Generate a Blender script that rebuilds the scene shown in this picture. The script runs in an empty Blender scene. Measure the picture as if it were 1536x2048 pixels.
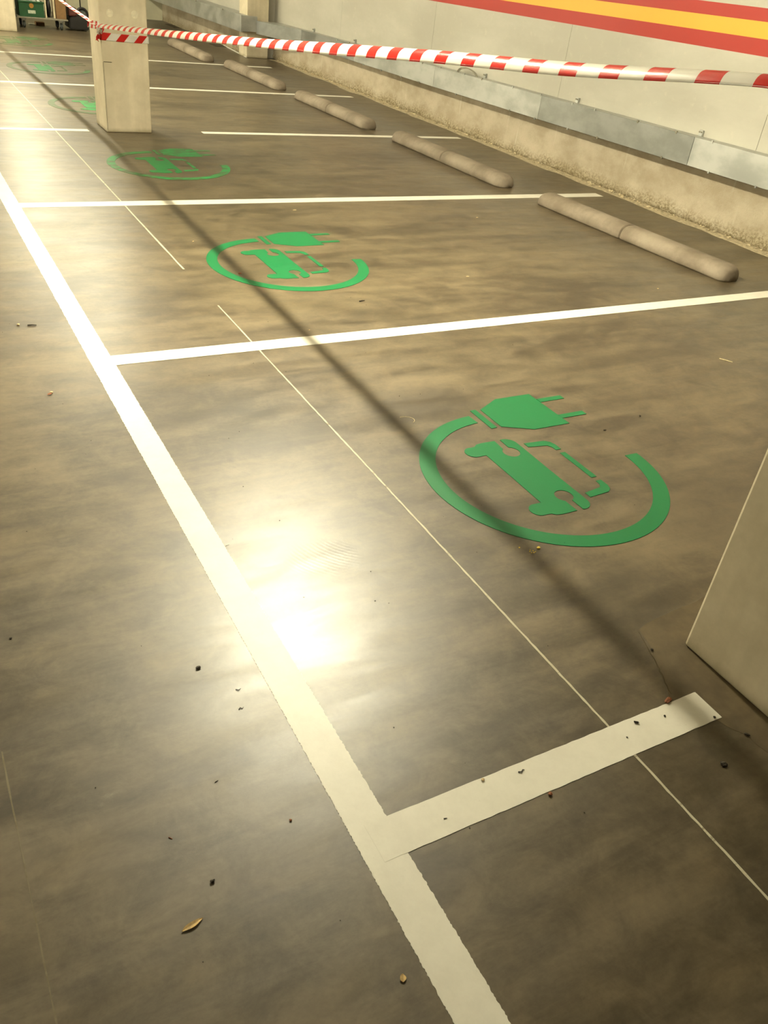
import bpy, bmesh, math, random
from mathutils import Vector, Matrix, noise
random.seed(7)
SC = bpy.context.scene
COL = SC.collection
PI = math.pi

# ------------------------------------------------------------------ camera
cam_d = bpy.data.cameras.new('camera')
cam = bpy.data.objects.new('camera', cam_d)
COL.objects.link(cam)
cam.matrix_world = Matrix(((0.874, 0.185, -0.448, 0.0),
                           (-0.473, 0.534, -0.701, 0.0),
                           (0.109, 0.825, 0.554, 1.6),
                           (0, 0, 0, 1)))
# exact orthonormal axes (same orientation, full precision)
_z = Vector((-0.44826, -0.70092, 0.55431)).normalized()
_x = Vector((0.87397, -0.47278, 0.10885))
_x = (_x - _z * _x.dot(_z)).normalized()
_y = _z.cross(_x)
cam.matrix_world = Matrix(((_x.x, _y.x, _z.x, 0), (_x.y, _y.y, _z.y, 0), (_x.z, _y.z, _z.z, 1.6), (0, 0, 0, 1)))
cam_d.sensor_fit = 'VERTICAL'
cam_d.sensor_height = 36.0
cam_d.lens = 1651.19 / 2048 * 36.0
cam_d.clip_start = 0.02
SC.camera = cam

# ------------------------------------------------------------------ world, exposure
world = bpy.data.worlds.new('world')
SC.world = world
world.use_nodes = True
world.node_tree.nodes['Background'].inputs[0].default_value = (1.0, 0.9, 0.65, 1)
world.node_tree.nodes['Background'].inputs[1].default_value = 0.02
SC.view_settings.view_transform = 'Standard'
SC.view_settings.look = 'None'
SC.view_settings.gamma = 1.0
SC.view_settings.use_curve_mapping = False
SC.view_settings.exposure = 0.72
LIGHT_COL = (1.0, 0.93, 0.68)
ROW_POWER = 480.0          # radiance of the tubes over the parking bays
AISLE_POWER = 380.0        # radiance of the tubes across the aisle
LAMP_Z = 2.6


# ------------------------------------------------------------------ material helpers
class NT:
    def __init__(s, name):
        s.m = bpy.data.materials.new(name)
        s.m.use_nodes = True
        s.t = s.m.node_tree
        s.b = s.t.nodes['Principled BSDF']
        s.out = s.t.nodes['Material Output']

    def n(s, typ, **kw):
        nd = s.t.nodes.new(typ)
        for k, v in kw.items():
            setattr(nd, k, v)
        return nd

    def put(s, sock, v):
        if isinstance(v, bpy.types.NodeSocket):
            s.t.links.new(v, sock)
        else:
            sock.default_value = v

    def pos(s, scale=(1, 1, 1), loc=(0, 0, 0), rot=(0, 0, 0), coord='Object'):
        tc = s.n('ShaderNodeTexCoord')
        mp = s.n('ShaderNodeMapping')
        s.t.links.new(tc.outputs[coord], mp.inputs[0])
        mp.inputs['Scale'].default_value = scale
        mp.inputs['Location'].default_value = loc
        mp.inputs['Rotation'].default_value = rot
        return mp.outputs[0]

    def noise(s, vec, scale, detail=6, rough=0.6, dist=0.0):
        nd = s.n('ShaderNodeTexNoise')
        s.t.links.new(vec, nd.inputs['Vector'])
        nd.inputs['Scale'].default_value = scale
        nd.inputs['Detail'].default_value = detail
        nd.inputs['Roughness'].default_value = rough
        nd.inputs['Distortion'].default_value = dist
        return nd.outputs['Fac']

    def math(s, op, a, b=0.0, c=None, clamp=False):
        nd = s.n('ShaderNodeMath', operation=op, use_clamp=clamp)
        s.put(nd.inputs[0], a)
        s.put(nd.inputs[1], b)
        if c is not None:
            s.put(nd.inputs[2], c)
        return nd.outputs[0]

    def ramp(s, v, a, b, lo=0.0, hi=1.0):
        nd = s.n('ShaderNodeMapRange', interpolation_type='SMOOTHSTEP')
        s.put(nd.inputs[0], v)
        for i, x in enumerate((a, b, lo, hi)):
            nd.inputs[i + 1].default_value = x
        return nd.outputs[0]

    def mix(s, f, a, b, blend='MIX'):
        nd = s.n('ShaderNodeMix', data_type='RGBA', blend_type=blend)
        s.put(nd.inputs[0], f)
        s.put(nd.inputs[6], a if isinstance(a, bpy.types.NodeSocket) else (*a, 1))
        s.put(nd.inputs[7], b if isinstance(b, bpy.types.NodeSocket) else (*b, 1))
        return nd.outputs[2]

    def bump(s, h, strength=0.3, dist=0.01):
        nd = s.n('ShaderNodeBump')
        s.put(nd.inputs['Height'], h)
        nd.inputs['Strength'].default_value = strength
        nd.inputs['Distance'].default_value = dist
        s.t.links.new(nd.outputs[0], s.b.inputs['Normal'])

    def set(s, color=None, rough=None, metal=None, spec=None):
        if color is not None:
            s.put(s.b.inputs['Base Color'], color if isinstance(color, bpy.types.NodeSocket) else (*color, 1))
        if rough is not None:
            s.put(s.b.inputs['Roughness'], rough)
        if metal is not None:
            s.b.inputs['Metallic'].default_value = metal
        if spec is not None:
            s.b.inputs['Specular IOR Level'].default_value = spec
        return s


def simple(name, color, rough=0.6, metal=0.0, var=0.12, scale=20, bump=0.0, spec=None):
    m = NT(name)
    p = m.pos()
    f = m.noise(p, scale, 4)
    c = m.mix(m.ramp(f, 0.3, 0.7), tuple(x * (1 - var) for x in color), tuple(min(1, x * (1 + var)) for x in color))
    m.set(c, rough, metal, spec)
    if bump:
        m.bump(f, bump, 0.004)
    return m.m


# ---- floor concrete (power-floated, slightly glossy)
def mat_floor():
    m = NT('power_floated_concrete')
    p1 = m.pos((0.55, 1.5, 1), rot=(0, 0, 0.12))
    big = m.noise(p1, 1.3, 8, 0.62, 0.8)
    med = m.noise(m.pos((0.8, 3.0, 1), rot=(0, 0, -0.1)), 3.2, 8, 0.65, 0.5)
    fine = m.noise(m.pos(), 60, 5, 0.7)
    sweep = m.noise(m.pos((0.35, 4.0, 1), rot=(0, 0, 0.3)), 2.6, 7, 0.7, 1.2)
    cloud = m.noise(m.pos((1, 1.25, 1), loc=(5, 1, 2), rot=(0, 0, 0.5)), 6.5, 10, 0.72, 0.5)
    v = m.math('ADD', m.math('MULTIPLY', big, 0.34), m.math('MULTIPLY', med, 0.16))
    v = m.math('ADD', v, m.math('MULTIPLY', sweep, 0.14))
    v = m.math('ADD', v, m.math('MULTIPLY', cloud, 0.28))
    v = m.math('ADD', v, m.math('MULTIPLY', fine, 0.08))
    v = m.ramp(v, 0.385, 0.635)
    # separate stains that belong to the slab: (x, y, rx, ry, strength)
    tc = m.n('ShaderNodeTexCoord')
    sx = m.n('ShaderNodeSeparateXYZ')
    m.t.links.new(tc.outputs['Object'], sx.inputs[0])
    warp = m.noise(m.pos(), 4.5, 6, 0.7)
    stain = None
    for (x, y, rx, ry, st) in ((1.86, 2.72, .30, .16, .8), (1.22, 2.62, .34, .13, .6), (3.35, 5.15, .42, .22, .55),
                               (3.9, 4.75, .5, .16, .35), (1.66, 1.85, .16, .12, .5), (1.80, 1.30, .22, .2, .55),
                               (4.5, 9.9, .5, .5, .5), (4.35, 7.4, .55, .35, .35), (3.5, 2.85, .5, .12, .35),
                               (2.2, 0.75, .9, .3, .35), (2.55, 1.5, .4, .6, .4), (1.07, 1.875, .09, .02, .9),
                               (2.3, 5.3, .5, .25, .3), (4.5, 12.4, .6, .4, .4)):
        dx = m.math('MULTIPLY', m.math('SUBTRACT', sx.outputs[0], x), 1 / rx)
        dy = m.math('MULTIPLY', m.math('SUBTRACT', sx.outputs[1], y), 1 / ry)
        d = m.math('SQRT', m.math('ADD', m.math('MULTIPLY', dx, dx), m.math('MULTIPLY', dy, dy)))
        d = m.math('ADD', d, m.math('MULTIPLY', m.math('SUBTRACT', warp, 0.5), 2.2))
        k = m.ramp(d, 0.35, 1.25, st, 0.0)
        stain = k if stain is None else m.math('MAXIMUM', stain, k)
    c = m.mix(v, (0.034, 0.024, 0.0105), (0.158, 0.120, 0.066))
    pale = m.ramp(m.noise(m.pos((1, 2.5, 1), loc=(7, 3, 0)), 5.0, 9, 0.75, 0.6), 0.62, 0.8)
    c = m.mix(m.math('MULTIPLY', pale, 0.5), c, (0.22, 0.18, 0.11))
    c = m.mix(m.math('MULTIPLY', stain, 0.75), c, (0.030, 0.021, 0.009))
    rg = m.ramp(med, 0.3, 0.7, 0.38, 0.50)
    rg = m.math('ADD', rg, m.math('MULTIPLY', pale, 0.12))
    m.set(c, rg, 0.0, 0.6)
    m.b.inputs['Coat Weight'].default_value = 0.32
    m.b.inputs['Coat Roughness'].default_value = 0.33
    # fine relief, hairline crazing and the trowel chatter arcs near the aisle line
    dx = m.math('SUBTRACT', sx.outputs[0], 1.22)
    dy = m.math('SUBTRACT', sx.outputs[1], 2.02)
    r = m.math('SQRT', m.math('ADD', m.math('MULTIPLY', dx, dx), m.math('MULTIPLY', dy, dy)))
    arcs = m.math('SINE', m.math('MULTIPLY', m.math('ADD', r, m.math('MULTIPLY', warp, 0.02)), 430.0))
    ex = m.math('MULTIPLY', m.math('SUBTRACT', sx.outputs[0], 0.99), 1 / .13)
    ey = m.math('MULTIPLY', m.math('SUBTRACT', sx.outputs[1], 1.86), 1 / .10)
    e = m.math('SQRT', m.math('ADD', m.math('MULTIPLY', ex, ex), m.math('MULTIPLY', ey, ey)))
    msk = m.ramp(m.math('ADD', e, m.math('MULTIPLY', m.math('SUBTRACT', warp, .5), 1.6)), 0.5, 1.1, 1.0, 0.0)
    h = m.math('ADD', m.math('MULTIPLY', fine, 0.25), m.math('MULTIPLY', cloud, 0.22))
    h = m.math('ADD', h, m.math('MULTIPLY', m.math('MULTIPLY', arcs, msk), 0.10))
    m.bump(h, 0.22, 0.004)
    return m.m


def mat_paint(name, col, dirt=(0.17, 0.14, 0.09), wear=0.0, rough=0.42):
    m = NT(name)
    f = m.noise(m.pos(), 9, 7, 0.7)
    g = m.noise(m.pos(loc=(3, 9, 0)), 90, 4, 0.7)
    c = m.mix(m.ramp(f, 0.3, 0.75, 0.0, 0.14), col, dirt)
    c = m.mix(m.ramp(g, 0.66, 0.78, 0.0, 0.35), c, dirt)
    if wear > 0:
        w = m.noise(m.pos((2.2, 6, 1), loc=(1, 5, 0)), 2.2, 9, 0.75, 0.6)
        c = m.mix(m.ramp(w, 0.62 - wear * 0.3, 0.72 - wear * 0.25, 0.0, 0.85), c, dirt)
    m.set(c, rough, 0.0, 0.4)
    m.bump(g, 0.12, 0.002)
    return m.m


def mat_wall_panel():
    m = NT('painted_concrete_wall')
    f = m.noise(m.pos((1, 0.35, 1)), 2.2, 8, 0.62)
    g = m.noise(m.pos(loc=(2, 1, 5)), 12, 6, 0.65)
    c = m.mix(m.ramp(f, 0.35, 0.7), (0.365, 0.345, 0.285), (0.43, 0.41, 0.345))
    c = m.mix(m.ramp(g, 0.55, 0.8, 0, 0.35), c, (0.55, 0.50, 0.39))
    m.set(c, 0.62, 0, 0.35)
    m.bump(g, 0.15, 0.004)
    return m.m


def mat_raw_wall():
    m = NT('raw_rough_concrete')
    f = m.noise(m.pos((1, 0.8, 1.2)), 2.6, 8, 0.65)
    g = m.noise(m.pos(loc=(4, 1, 2)), 45, 6, 0.75)
    tc = m.n('ShaderNodeTexCoord')
    sx = m.n('ShaderNodeSeparateXYZ')
    m.t.links.new(tc.outputs['Object'], sx.inputs[0])
    c = m.mix(m.ramp(f, 0.35, 0.68), (0.35, 0.29, 0.20), (0.48, 0.415, 0.31))
    run = m.noise(m.pos((1, 9, 0.4), loc=(0, 2, 0)), 1.6, 6, 0.6)
    c = m.mix(m.ramp(run, 0.62, 0.75, 0, 0.6), c, (0.60, 0.56, 0.46))
    clump = m.noise(m.pos((1, 1, 0.3), loc=(8, 0, 0)), 1.7, 5, 0.7)
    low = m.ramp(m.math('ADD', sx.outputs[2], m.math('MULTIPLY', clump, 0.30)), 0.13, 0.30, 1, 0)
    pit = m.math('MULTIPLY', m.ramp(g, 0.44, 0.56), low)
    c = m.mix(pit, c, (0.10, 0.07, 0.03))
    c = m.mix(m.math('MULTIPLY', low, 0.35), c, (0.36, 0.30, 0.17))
    m.set(c, 0.85, 0, 0.2)
    m.bump(g, 0.8, 0.012)
    return m.m


def mat_pillar():
    m = NT('board_marked_concrete')
    bands = m.noise(m.pos((9, 9, 0.25)), 1.0, 3, 0.5)
    f = m.noise(m.pos(loc=(1, 2, 3)), 3.5, 8, 0.65)
    g = m.noise(m.pos(), 70, 4, 0.7)
    c = m.mix(m.ramp(f, 0.3, 0.7), (0.53, 0.46, 0.32), (0.69, 0.61, 0.45))
    c = m.mix(m.ramp(bands, 0.35, 0.65, 0, 0.35), c, (0.44, 0.385, 0.27))
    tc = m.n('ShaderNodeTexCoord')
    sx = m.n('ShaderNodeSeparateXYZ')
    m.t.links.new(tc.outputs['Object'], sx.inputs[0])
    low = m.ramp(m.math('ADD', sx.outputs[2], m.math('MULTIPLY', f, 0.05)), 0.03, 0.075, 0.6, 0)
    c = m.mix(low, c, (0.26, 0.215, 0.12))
    c = m.mix(m.ramp(g, 0.68, 0.8, 0, 0.4), c, (0.30, 0.25, 0.16))
    m.set(c, 0.7, 0, 0.3)
    m.bump(m.math('ADD', bands, m.math('MULTIPLY', g, 0.3)), 0.3, 0.004)
    return m.m


def mat_steel(name='galvanised_steel', k=1.0):
    m = NT(name)
    f = m.noise(m.pos((1, 1.2, 2)), 3.0, 6, 0.6)
    g = m.noise(m.pos(), 40, 4, 0.6)
    c = m.mix(m.ramp(f, 0.35, 0.65), tuple(k * q for q in (0.38, 0.39, 0.365)), tuple(k * q for q in (0.50, 0.505, 0.475)))
    c = m.mix(m.ramp(g, 0.6, 0.8, 0, 0.2), c, (0.4, 0.4, 0.36))
    m.set(c, m.ramp(f, 0.3, 0.7, 0.38, 0.55), 0.75)
    return m.m


def mat_tape():
    m = NT('barrier_tape_film')
    uv = m.n('ShaderNodeUVMap')
    sx = m.n('ShaderNodeSeparateXYZ')
    m.t.links.new(uv.outputs[0], sx.inputs[0])
    # u = metres along the tape, v = metres across
    s = m.math('ADD', sx.outputs[0], m.math('MULTIPLY', sx.outputs[1], -0.28))
    fr = m.math('FRACT', m.math('MULTIPLY', s, 1 / 0.1762))
    red = m.math('MULTIPLY', m.math('GREATER_THAN', fr, 0.0), m.math('LESS_THAN', fr, 0.45))
    c = m.mix(red, (0.86, 0.83, 0.76), (0.68, 0.03, 0.022))
    m.set(c, 0.2, 0, 0.35)
    m.bump(m.noise(m.pos((1, 0.5, 1)), 14, 4, 0.5), 0.25, 0.01)
    tr = m.n('ShaderNodeBsdfTranslucent')
    m.t.links.new(c, tr.inputs[0])
    mx = m.n('ShaderNodeMixShader')
    mx.inputs[0].default_value = 0.36
    m.t.links.new(m.b.outputs[0], mx.inputs[1])
    m.t.links.new(tr.outputs[0], mx.inputs[2])
    m.t.links.new(mx.outputs[0], m.out.inputs[0])
    return m.m


def mat_stop():
    m = NT('cast_concrete_stop')
    f = m.noise(m.pos((1, 1, 1)), 3.2, 8, 0.6)
    g = m.noise(m.pos(), 90, 4, 0.7)
    c = m.mix(m.ramp(f, 0.35, 0.68), (0.170, 0.135, 0.094), (0.285, 0.238, 0.178))
    c = m.mix(m.ramp(g, 0.64, 0.78, 0, 0.4), c, (0.18, 0.14, 0.09))
    m.set(c, 0.75, 0, 0.3)
    m.bump(g, 0.4, 0.004)
    return m.m


def mat_emit(name, power):
    m = NT(name)
    e = m.n('ShaderNodeEmission')
    e.inputs[0].default_value = (*LIGHT_COL, 1)
    e.inputs[1].default_value = power
    m.t.links.new(e.outputs[0], m.out.inputs[0])
    return m.m


M = dict(
    floor=mat_floor(),
    white=mat_paint('white_road_paint', (0.75, 0.72, 0.62)),
    thin=mat_paint('thin_white_snap_line', (0.50, 0.46, 0.34), wear=0.25),
    faint=mat_paint('faint_chalk', (0.13, 0.105, 0.06), wear=0.7),
    green=mat_paint('green_road_paint', (0.0035, 0.138, 0.042), dirt=(0.008, 0.095, 0.025)),
    worn=mat_paint('worn_green_road_paint', (0.008, 0.27, 0.07), dirt=(0.07, 0.06, 0.03), wear=0.55),  # distant symbols: green broken by patches of floor brown
    wornsolid=mat_paint('rubbed_green_road_paint', (0.006, 0.20, 0.05), dirt=(0.07, 0.06, 0.03), wear=0.25),
    ghost=mat_paint('faded_green_road_paint', (0.02, 0.24, 0.07), dirt=(0.07, 0.06, 0.03), wear=0.8),
    panel=mat_wall_panel(), raw=mat_raw_wall(), pillar=mat_pillar(), steel=mat_steel(), steel2=mat_steel('duller_galvanised_steel', 0.68), tape=mat_tape(),  # steel2: dark reflections on some lids put into the steel colour
    stop=mat_stop(),
    red=mat_paint('red_wall_paint', (0.32, 0.020, 0.010), dirt=(0.27, 0.02, 0.01), rough=0.5),
    yellow=mat_paint('yellow_wall_paint', (0.62, 0.33, 0.030), dirt=(0.55, 0.29, 0.03), rough=0.5),
    ceiling=simple('ceiling_concrete', (0.52, 0.50, 0.43), 0.8, scale=3),
    farwall=simple('pale_plaster_wall', (0.62, 0.59, 0.42), 0.7, scale=2),
    sidewall=simple('grey_concrete_wall', (0.5, 0.47, 0.38), 0.8, scale=2),
    patch=simple('patched_concrete', (0.085, 0.062, 0.031), 0.5, var=0.3, scale=9, bump=0.25),
    plug=simple('pale_mortar_plug', (0.66, 0.60, 0.45), 0.8, scale=30),
    silt=simple('pale_silt', (0.44, 0.37, 0.24), 0.9, var=0.3, scale=30, bump=0.5),
    seam=simple('dark_joint', (0.06, 0.045, 0.02), 0.9, scale=20),
    rubble=simple('rubble_chips', (0.50, 0.42, 0.27), 0.9, var=0.4, scale=30, bump=0.5),
    housing=simple('lamp_housing', (0.7, 0.7, 0.68), 0.4),
    tube=mat_emit('fluorescent_tube', ROW_POWER), tube3=mat_emit('fluorescent_tube_ageing', ROW_POWER * 0.52), tube2=mat_emit('fluorescent_tube_aisle', AISLE_POWER),  # tube3: far bay tubes dimmed to weaken their glare on the floor
    leaf=simple('dry_leaf', (0.50, 0.34, 0.13), 0.7, var=0.35, scale=60, bump=0.3),
    leafpale=simple('pale_leaf_scrap', (0.66, 0.50, 0.28), 0.8, var=0.3, scale=80),
    brownbit=simple('red_brown_scrap', (0.26, 0.09, 0.035), 0.8, var=0.3, scale=80),
    dark=simple('dark_grit', (0.035, 0.026, 0.014), 0.8, var=0.4, scale=80),
    ychip=simple('yellow_chip', (0.85, 0.62, 0.08), 0.6, var=0.2, scale=80),
    straw=simple('straw', (0.70, 0.60, 0.36), 0.7, var=0.2, scale=80),
    gplastic=simple('green_plastic', (0.006, 0.055, 0.014), 0.5),
    wlabel=simple('off_white_label', (0.45, 0.48, 0.36), 0.6, var=0.2, scale=60),
    badge=simple('ochre_badge', (0.30, 0.14, 0.015), 0.6, scale=60),
    carton=simple('brown_cardboard', (0.19, 0.105, 0.038), 0.85),
    black=simple('black_plastic', (0.007, 0.005, 0.0035), 0.6),
    maroon=simple('maroon_plastic', (0.07, 0.018, 0.012), 0.45),
    rubber=simple('grey_rubber', (0.05, 0.056, 0.048), 0.7),
    wood=simple('pale_wood', (0.55, 0.47, 0.30), 0.7),
    clear=simple('crumpled_plastic_sheet', (0.60, 0.63, 0.55), 0.3),
    cable=simple('grey_cable', (0.20, 0.18, 0.13), 0.6),
)


# ------------------------------------------------------------------ object helpers
def link(o, parent=None):
    COL.objects.link(o)
    if parent is not None:
        o.parent = parent
        if parent.type == 'EMPTY' or True:
            o.matrix_parent_inverse = Matrix.Translation(-parent.location) if parent.rotation_euler.z == 0 else Matrix()
    return o


def obj(name, bm, mat, parent=None, smooth=False, world=True):
    me = bpy.data.meshes.new(name)
    bm.normal_update()
    if smooth:
        for f in bm.faces:
            f.smooth = True
    bm.to_mesh(me)
    bm.free()
    me.materials.append(mat)
    o = bpy.data.objects.new(name, me)
    COL.objects.link(o)
    if parent is not None:
        o.parent = parent
        if world and parent.location.length > 0:
            o.location = -parent.location
    return o


def tag(o, label=None, cat=None, group=None, kind=None):
    if label: o['label'] = label
    if cat: o['category'] = cat
    if group: o['group'] = group
    if kind: o['kind'] = kind
    return o


def thing(name, label, cat, loc=(0, 0, 0), rz=0.0, group=None):
    o = bpy.data.objects.new(name, None)
    COL.objects.link(o)
    o.location = loc
    o.rotation_euler = (0, 0, rz)
    return tag(o, label, cat, group)


def box(bm, x0, x1, y0, y1, z0, z1, bev=0.0, mat=None):
    r = bmesh.ops.create_cube(bm, size=1)
    vs = r['verts']
    for v in vs:
        v.co = Vector(((x0 + x1) / 2 + v.co.x * (x1 - x0), (y0 + y1) / 2 + v.co.y * (y1 - y0), (z0 + z1) / 2 + v.co.z * (z1 - z0)))
        if mat: v.co = mat @ v.co
    if bev > 0:
        es = list({e for v in vs for e in v.link_edges})
        bmesh.ops.bevel(bm, geom=es, offset=bev, segments=2, affect='EDGES', profile=0.5)
    return bm


def bx(*a, **k):
    return box(bmesh.new(), *a, **k)


def prism(bm, pts, z0, z1):
    """flat polygon (counter-clockwise or not) extruded from z0 to z1"""
    lo = [bm.verts.new((x, y, z0)) for x, y in pts]
    hi = [bm.verts.new((x, y, z1)) for x, y in pts]
    n = len(pts)
    bm.faces.new(lo)
    bm.faces.new(hi)
    for i in range(n):
        bm.faces.new((lo[i], lo[(i + 1) % n], hi[(i + 1) % n], hi[i]))
    bmesh.ops.recalc_face_normals(bm, faces=bm.faces)
    return bm


def cyl(bm, p0, p1, r, seg=16, r2=None, cap=True):
    p0, p1 = Vector(p0), Vector(p1)
    d = p1 - p0
    rot = d.to_track_quat('Z', 'Y').to_matrix().to_4x4()
    bmesh.ops.create_cone(bm, cap_ends=cap, segments=seg, radius1=r, radius2=r if r2 is None else r2, depth=d.length,
                          matrix=Matrix.Translation((p0 + p1) / 2) @ rot)
    return bm


def tube(bm, pts, r, seg=8):
    pts = [Vector(p) for p in pts]
    rings = []
    for i, p in enumerate(pts):
        d = (pts[min(i + 1, len(pts) - 1)] - pts[max(i - 1, 0)]).normalized()
        a = d.cross(Vector((0, 0, 1)))
        if a.length < 0.1: a = d.cross(Vector((1, 0, 0)))
        a.normalize()
        b = d.cross(a)
        rr = r(i / (len(pts) - 1)) if callable(r) else r
        rings.append([bm.verts.new(p + (a * math.cos(2 * PI * k / seg) + b * math.sin(2 * PI * k / seg)) * rr) for k in range(seg)])
    for i in range(len(rings) - 1):
        for k in range(seg):
            bm.faces.new((rings[i][k], rings[i][(k + 1) % seg], rings[i + 1][(k + 1) % seg], rings[i + 1][k]))
    bm.faces.new(rings[0][::-1])
    bm.faces.new(rings[-1])
    bmesh.ops.recalc_face_normals(bm, faces=bm.faces)
    return bm


# ------------------------------------------------------------------ the structure
FX0, FX1, FY0, FY1 = -8.0, 6.3, -6.0, 20.0
CZ = 2.75
floor = tag(obj('floor', bx(FX0, FX1, FY0, FY1, -0.2, 0.0), M['floor']), kind='structure')
tag(obj('ceiling', bx(FX0, FX1, FY0, FY1, CZ, CZ + 0.2), M['ceiling']), kind='structure')
tag(obj('wall_left', bx(FX0 - 0.2, FX0, FY0, FY1, 0, CZ), M['sidewall']), kind='structure')
tag(obj('wall_back', bx(FX0 - 0.2, FX1, FY0 - 0.2, FY0, 0, CZ), M['sidewall']), kind='structure')
tag(obj('wall_far', bx(FX0 - 0.2, FX1, 19.8, 20.0, 0, CZ), M['farwall']), kind='structure')

WX = 6.0
wall = tag(obj('wall_right', bx(WX + 0.012, WX + 0.3, FY0, FY1, 0, CZ), M['seam']), kind='structure')
edges = [FY0, -2.81, -0.31, 2.19, 4.69, 7.19, 9.69, 12.19, 14.69, 17.2, 19.8]
for a, b in zip(edges[:-1], edges[1:]):
    obj('wall_panel', bx(WX, WX + 0.02, a + 0.0015, b - 0.0015, 0.33, CZ - 0.002, bev=0.0025), M['panel'], wall)


# rough unpainted foot of the wall
def wall_foot(y0, y1):
    bm = bmesh.new()
    ny, nz = int((y1 - y0) / 0.022), 22
    rows = []
    for i in range(ny + 1):
        y = y0 + (y1 - y0) * i / ny
        row = []
        for k in range(nz + 1):
            z = 0.44 * k / nz
            low = max(0.0, 1 - z / (0.13 + 0.06 * noise.noise(Vector((y * 1.3, 3, 0)))))
            d = 0.006 * noise.noise(Vector((y * 9, z * 9, 0)))
            d += low * (0.03 * noise.noise(Vector((y * 23, z * 26, 4))) + 0.022 * noise.noise(Vector((y * 50, z * 60, 9))) + 0.02)
            x = WX - 0.012 - (d if 0 < k < nz else 0)
            row.append(bm.verts.new((x, y, z)))
        row.append(bm.verts.new((WX + 0.01, y, 0.44)))
        rows.append(row)
    for i in range(ny):
        for k in range(nz + 1):
            bm.faces.new((rows[i][k], rows[i][k + 1], rows[i + 1][k + 1], rows[i + 1][k]))
    bmesh.ops.recalc_face_normals(bm, faces=bm.faces)
    return bm


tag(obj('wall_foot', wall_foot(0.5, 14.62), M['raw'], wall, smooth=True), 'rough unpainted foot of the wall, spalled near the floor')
bm = bmesh.new()
for _ in range(900):
    y = random.uniform(2.5, 14.4)
    if noise.noise(Vector((y * 1.1, 0, 7))) < random.uniform(-0.5, 0.35): continue
    x = WX - 0.03 - abs(random.gauss(0, 0.022))
    s = random.uniform(0.004, 0.013)
    r = bmesh.ops.create_icosphere(bm, subdivisions=1, radius=s)
    for v in r['verts']:
        v.co = Vector((x + v.co.x * random.uniform(.7, 1.3), y + v.co.y * random.uniform(.7, 1.5), s * 0.55 + v.co.z * 0.7 + 0.001))
tag(obj('rubble_chips', bm, M['rubble'], wall), kind='stuff')

# painted band of red, yellow and red on the wall (falls slightly towards the distance, like the trunking)
def band(zb0, zt0, zb1, zt1, y0, y1, t):
    bm = bmesh.new()
    ps = [(y0, zb0), (y1, zb1), (y1, zt1), (y0, zt0)]
    f = [bm.verts.new((WX - t, y, z)) for y, z in ps]
    g = [bm.verts.new((WX + 0.001, y, z)) for y, z in ps]
    bm.faces.new(f); bm.faces.new(g)
    for i in range(4):
        bm.faces.new((f[i], f[(i + 1) % 4], g[(i + 1) % 4], g[i]))
    bmesh.ops.recalc_face_normals(bm, faces=bm.faces)
    return bm
ya, yb = 1.5, 13.0
def zl(z, y, y0, s): return z + s * (y - y0)
L0 = lambda y: zl(1.290, y, 4.86, -0.0107)
L1 = lambda y: zl(1.401, y, 4.91, -0.0117)
L2 = lambda y: zl(1.511, y, 4.96, -0.0135)
L3 = lambda y: zl(1.597, y, 5.00, -0.0085)
tag(obj('painted_band', band(L0(ya), L1(ya), L0(yb), L1(yb), ya, yb, 0.0015), M['red'], wall), 'lower red band painted on the wall')
tag(obj('painted_band', band(L1(ya), L2(ya), L1(yb), L2(yb), ya, yb, 0.0012), M['yellow'], wall), 'yellow band painted between two red ones')
tag(obj('painted_band', band(L2(ya), L3(ya), L2(yb), L3(yb), ya, yb, 0.0015), M['red'], wall), 'upper red band painted on the wall')

# engaged pier and the wall beyond it
pier = tag(obj('wall_pier', bx(5.47, 5.84, 14.5, 14.86, 0, CZ - 0.002, bev=0.01), M['pillar']),
           'concrete pier standing out from the right wall where the trunking steps round it', 'pier')
obj('pier_return', bx(5.842, WX - 0.001, 14.63, 14.86, 0, CZ - 0.002, bev=0.004), M['panel'], pier)
w2 = tag(obj('wall_right_far', bx(5.62, WX - 0.001, 14.87, 19.79, 0, CZ - 0.002), M['panel']), kind='structure')
obj('wall_foot', bx(5.605, 5.63, 14.87, 19.79, 0, 0.36, bev=0.004), M['raw'], w2)

# floor patches: children of the floor
def blob_strip(xa, xb, y0, y1, jag, z, freq=7.0, n=140):
    pts = []
    for i in range(n + 1):
        y = y0 + (y1 - y0) * i / n
        pts.append((xa + jag * noise.noise(Vector((y * freq, xa, 1))) + jag * 0.5 * noise.noise(Vector((y * freq * 3, xa, 5))), y))
    for i in range(n, -1, -1):
        y = y0 + (y1 - y0) * i / n
        pts.append((xb, y))
    return prism(bmesh.new(), pts, -0.001, z)

tag(obj('silt_strip', blob_strip(5.86, 5.995, 2.0, 14.45, 0.05, 0.0015, 1.6, 400), M['silt'], floor), 'pale silt gathered along the foot of the wall')
pts = [(1.812, 1.22), (1.735, 1.20), (1.715, 1.13), (1.67, 1.05), (1.635, 0.985), (1.615, 0.95), (1.66, 0.88), (1.70, 0.80),
       (1.72, 0.70), (1.70, 0.58), (1.72, 0.48), (1.84, 0.44), (2.28, 0.46), (2.35, 0.8), (2.33, 1.16), (2.1, 1.24)]
fine = []
for i in range(len(pts)):
    a, b = Vector(pts[i]), Vector(pts[(i + 1) % len(pts)])
    for t in range(6):
        p = a.lerp(b, t / 6)
        nn = noise.noise_vector(Vector((p.x * 22, p.y * 22, 0))) * 0.012
        fine.append((p.x + nn.x, p.y + nn.y))
tag(obj('floor_patch', prism(bmesh.new(), fine, -0.001, 0.0005), M['patch'], floor), 'rough patched concrete round the foot of the near pillar')
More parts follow.
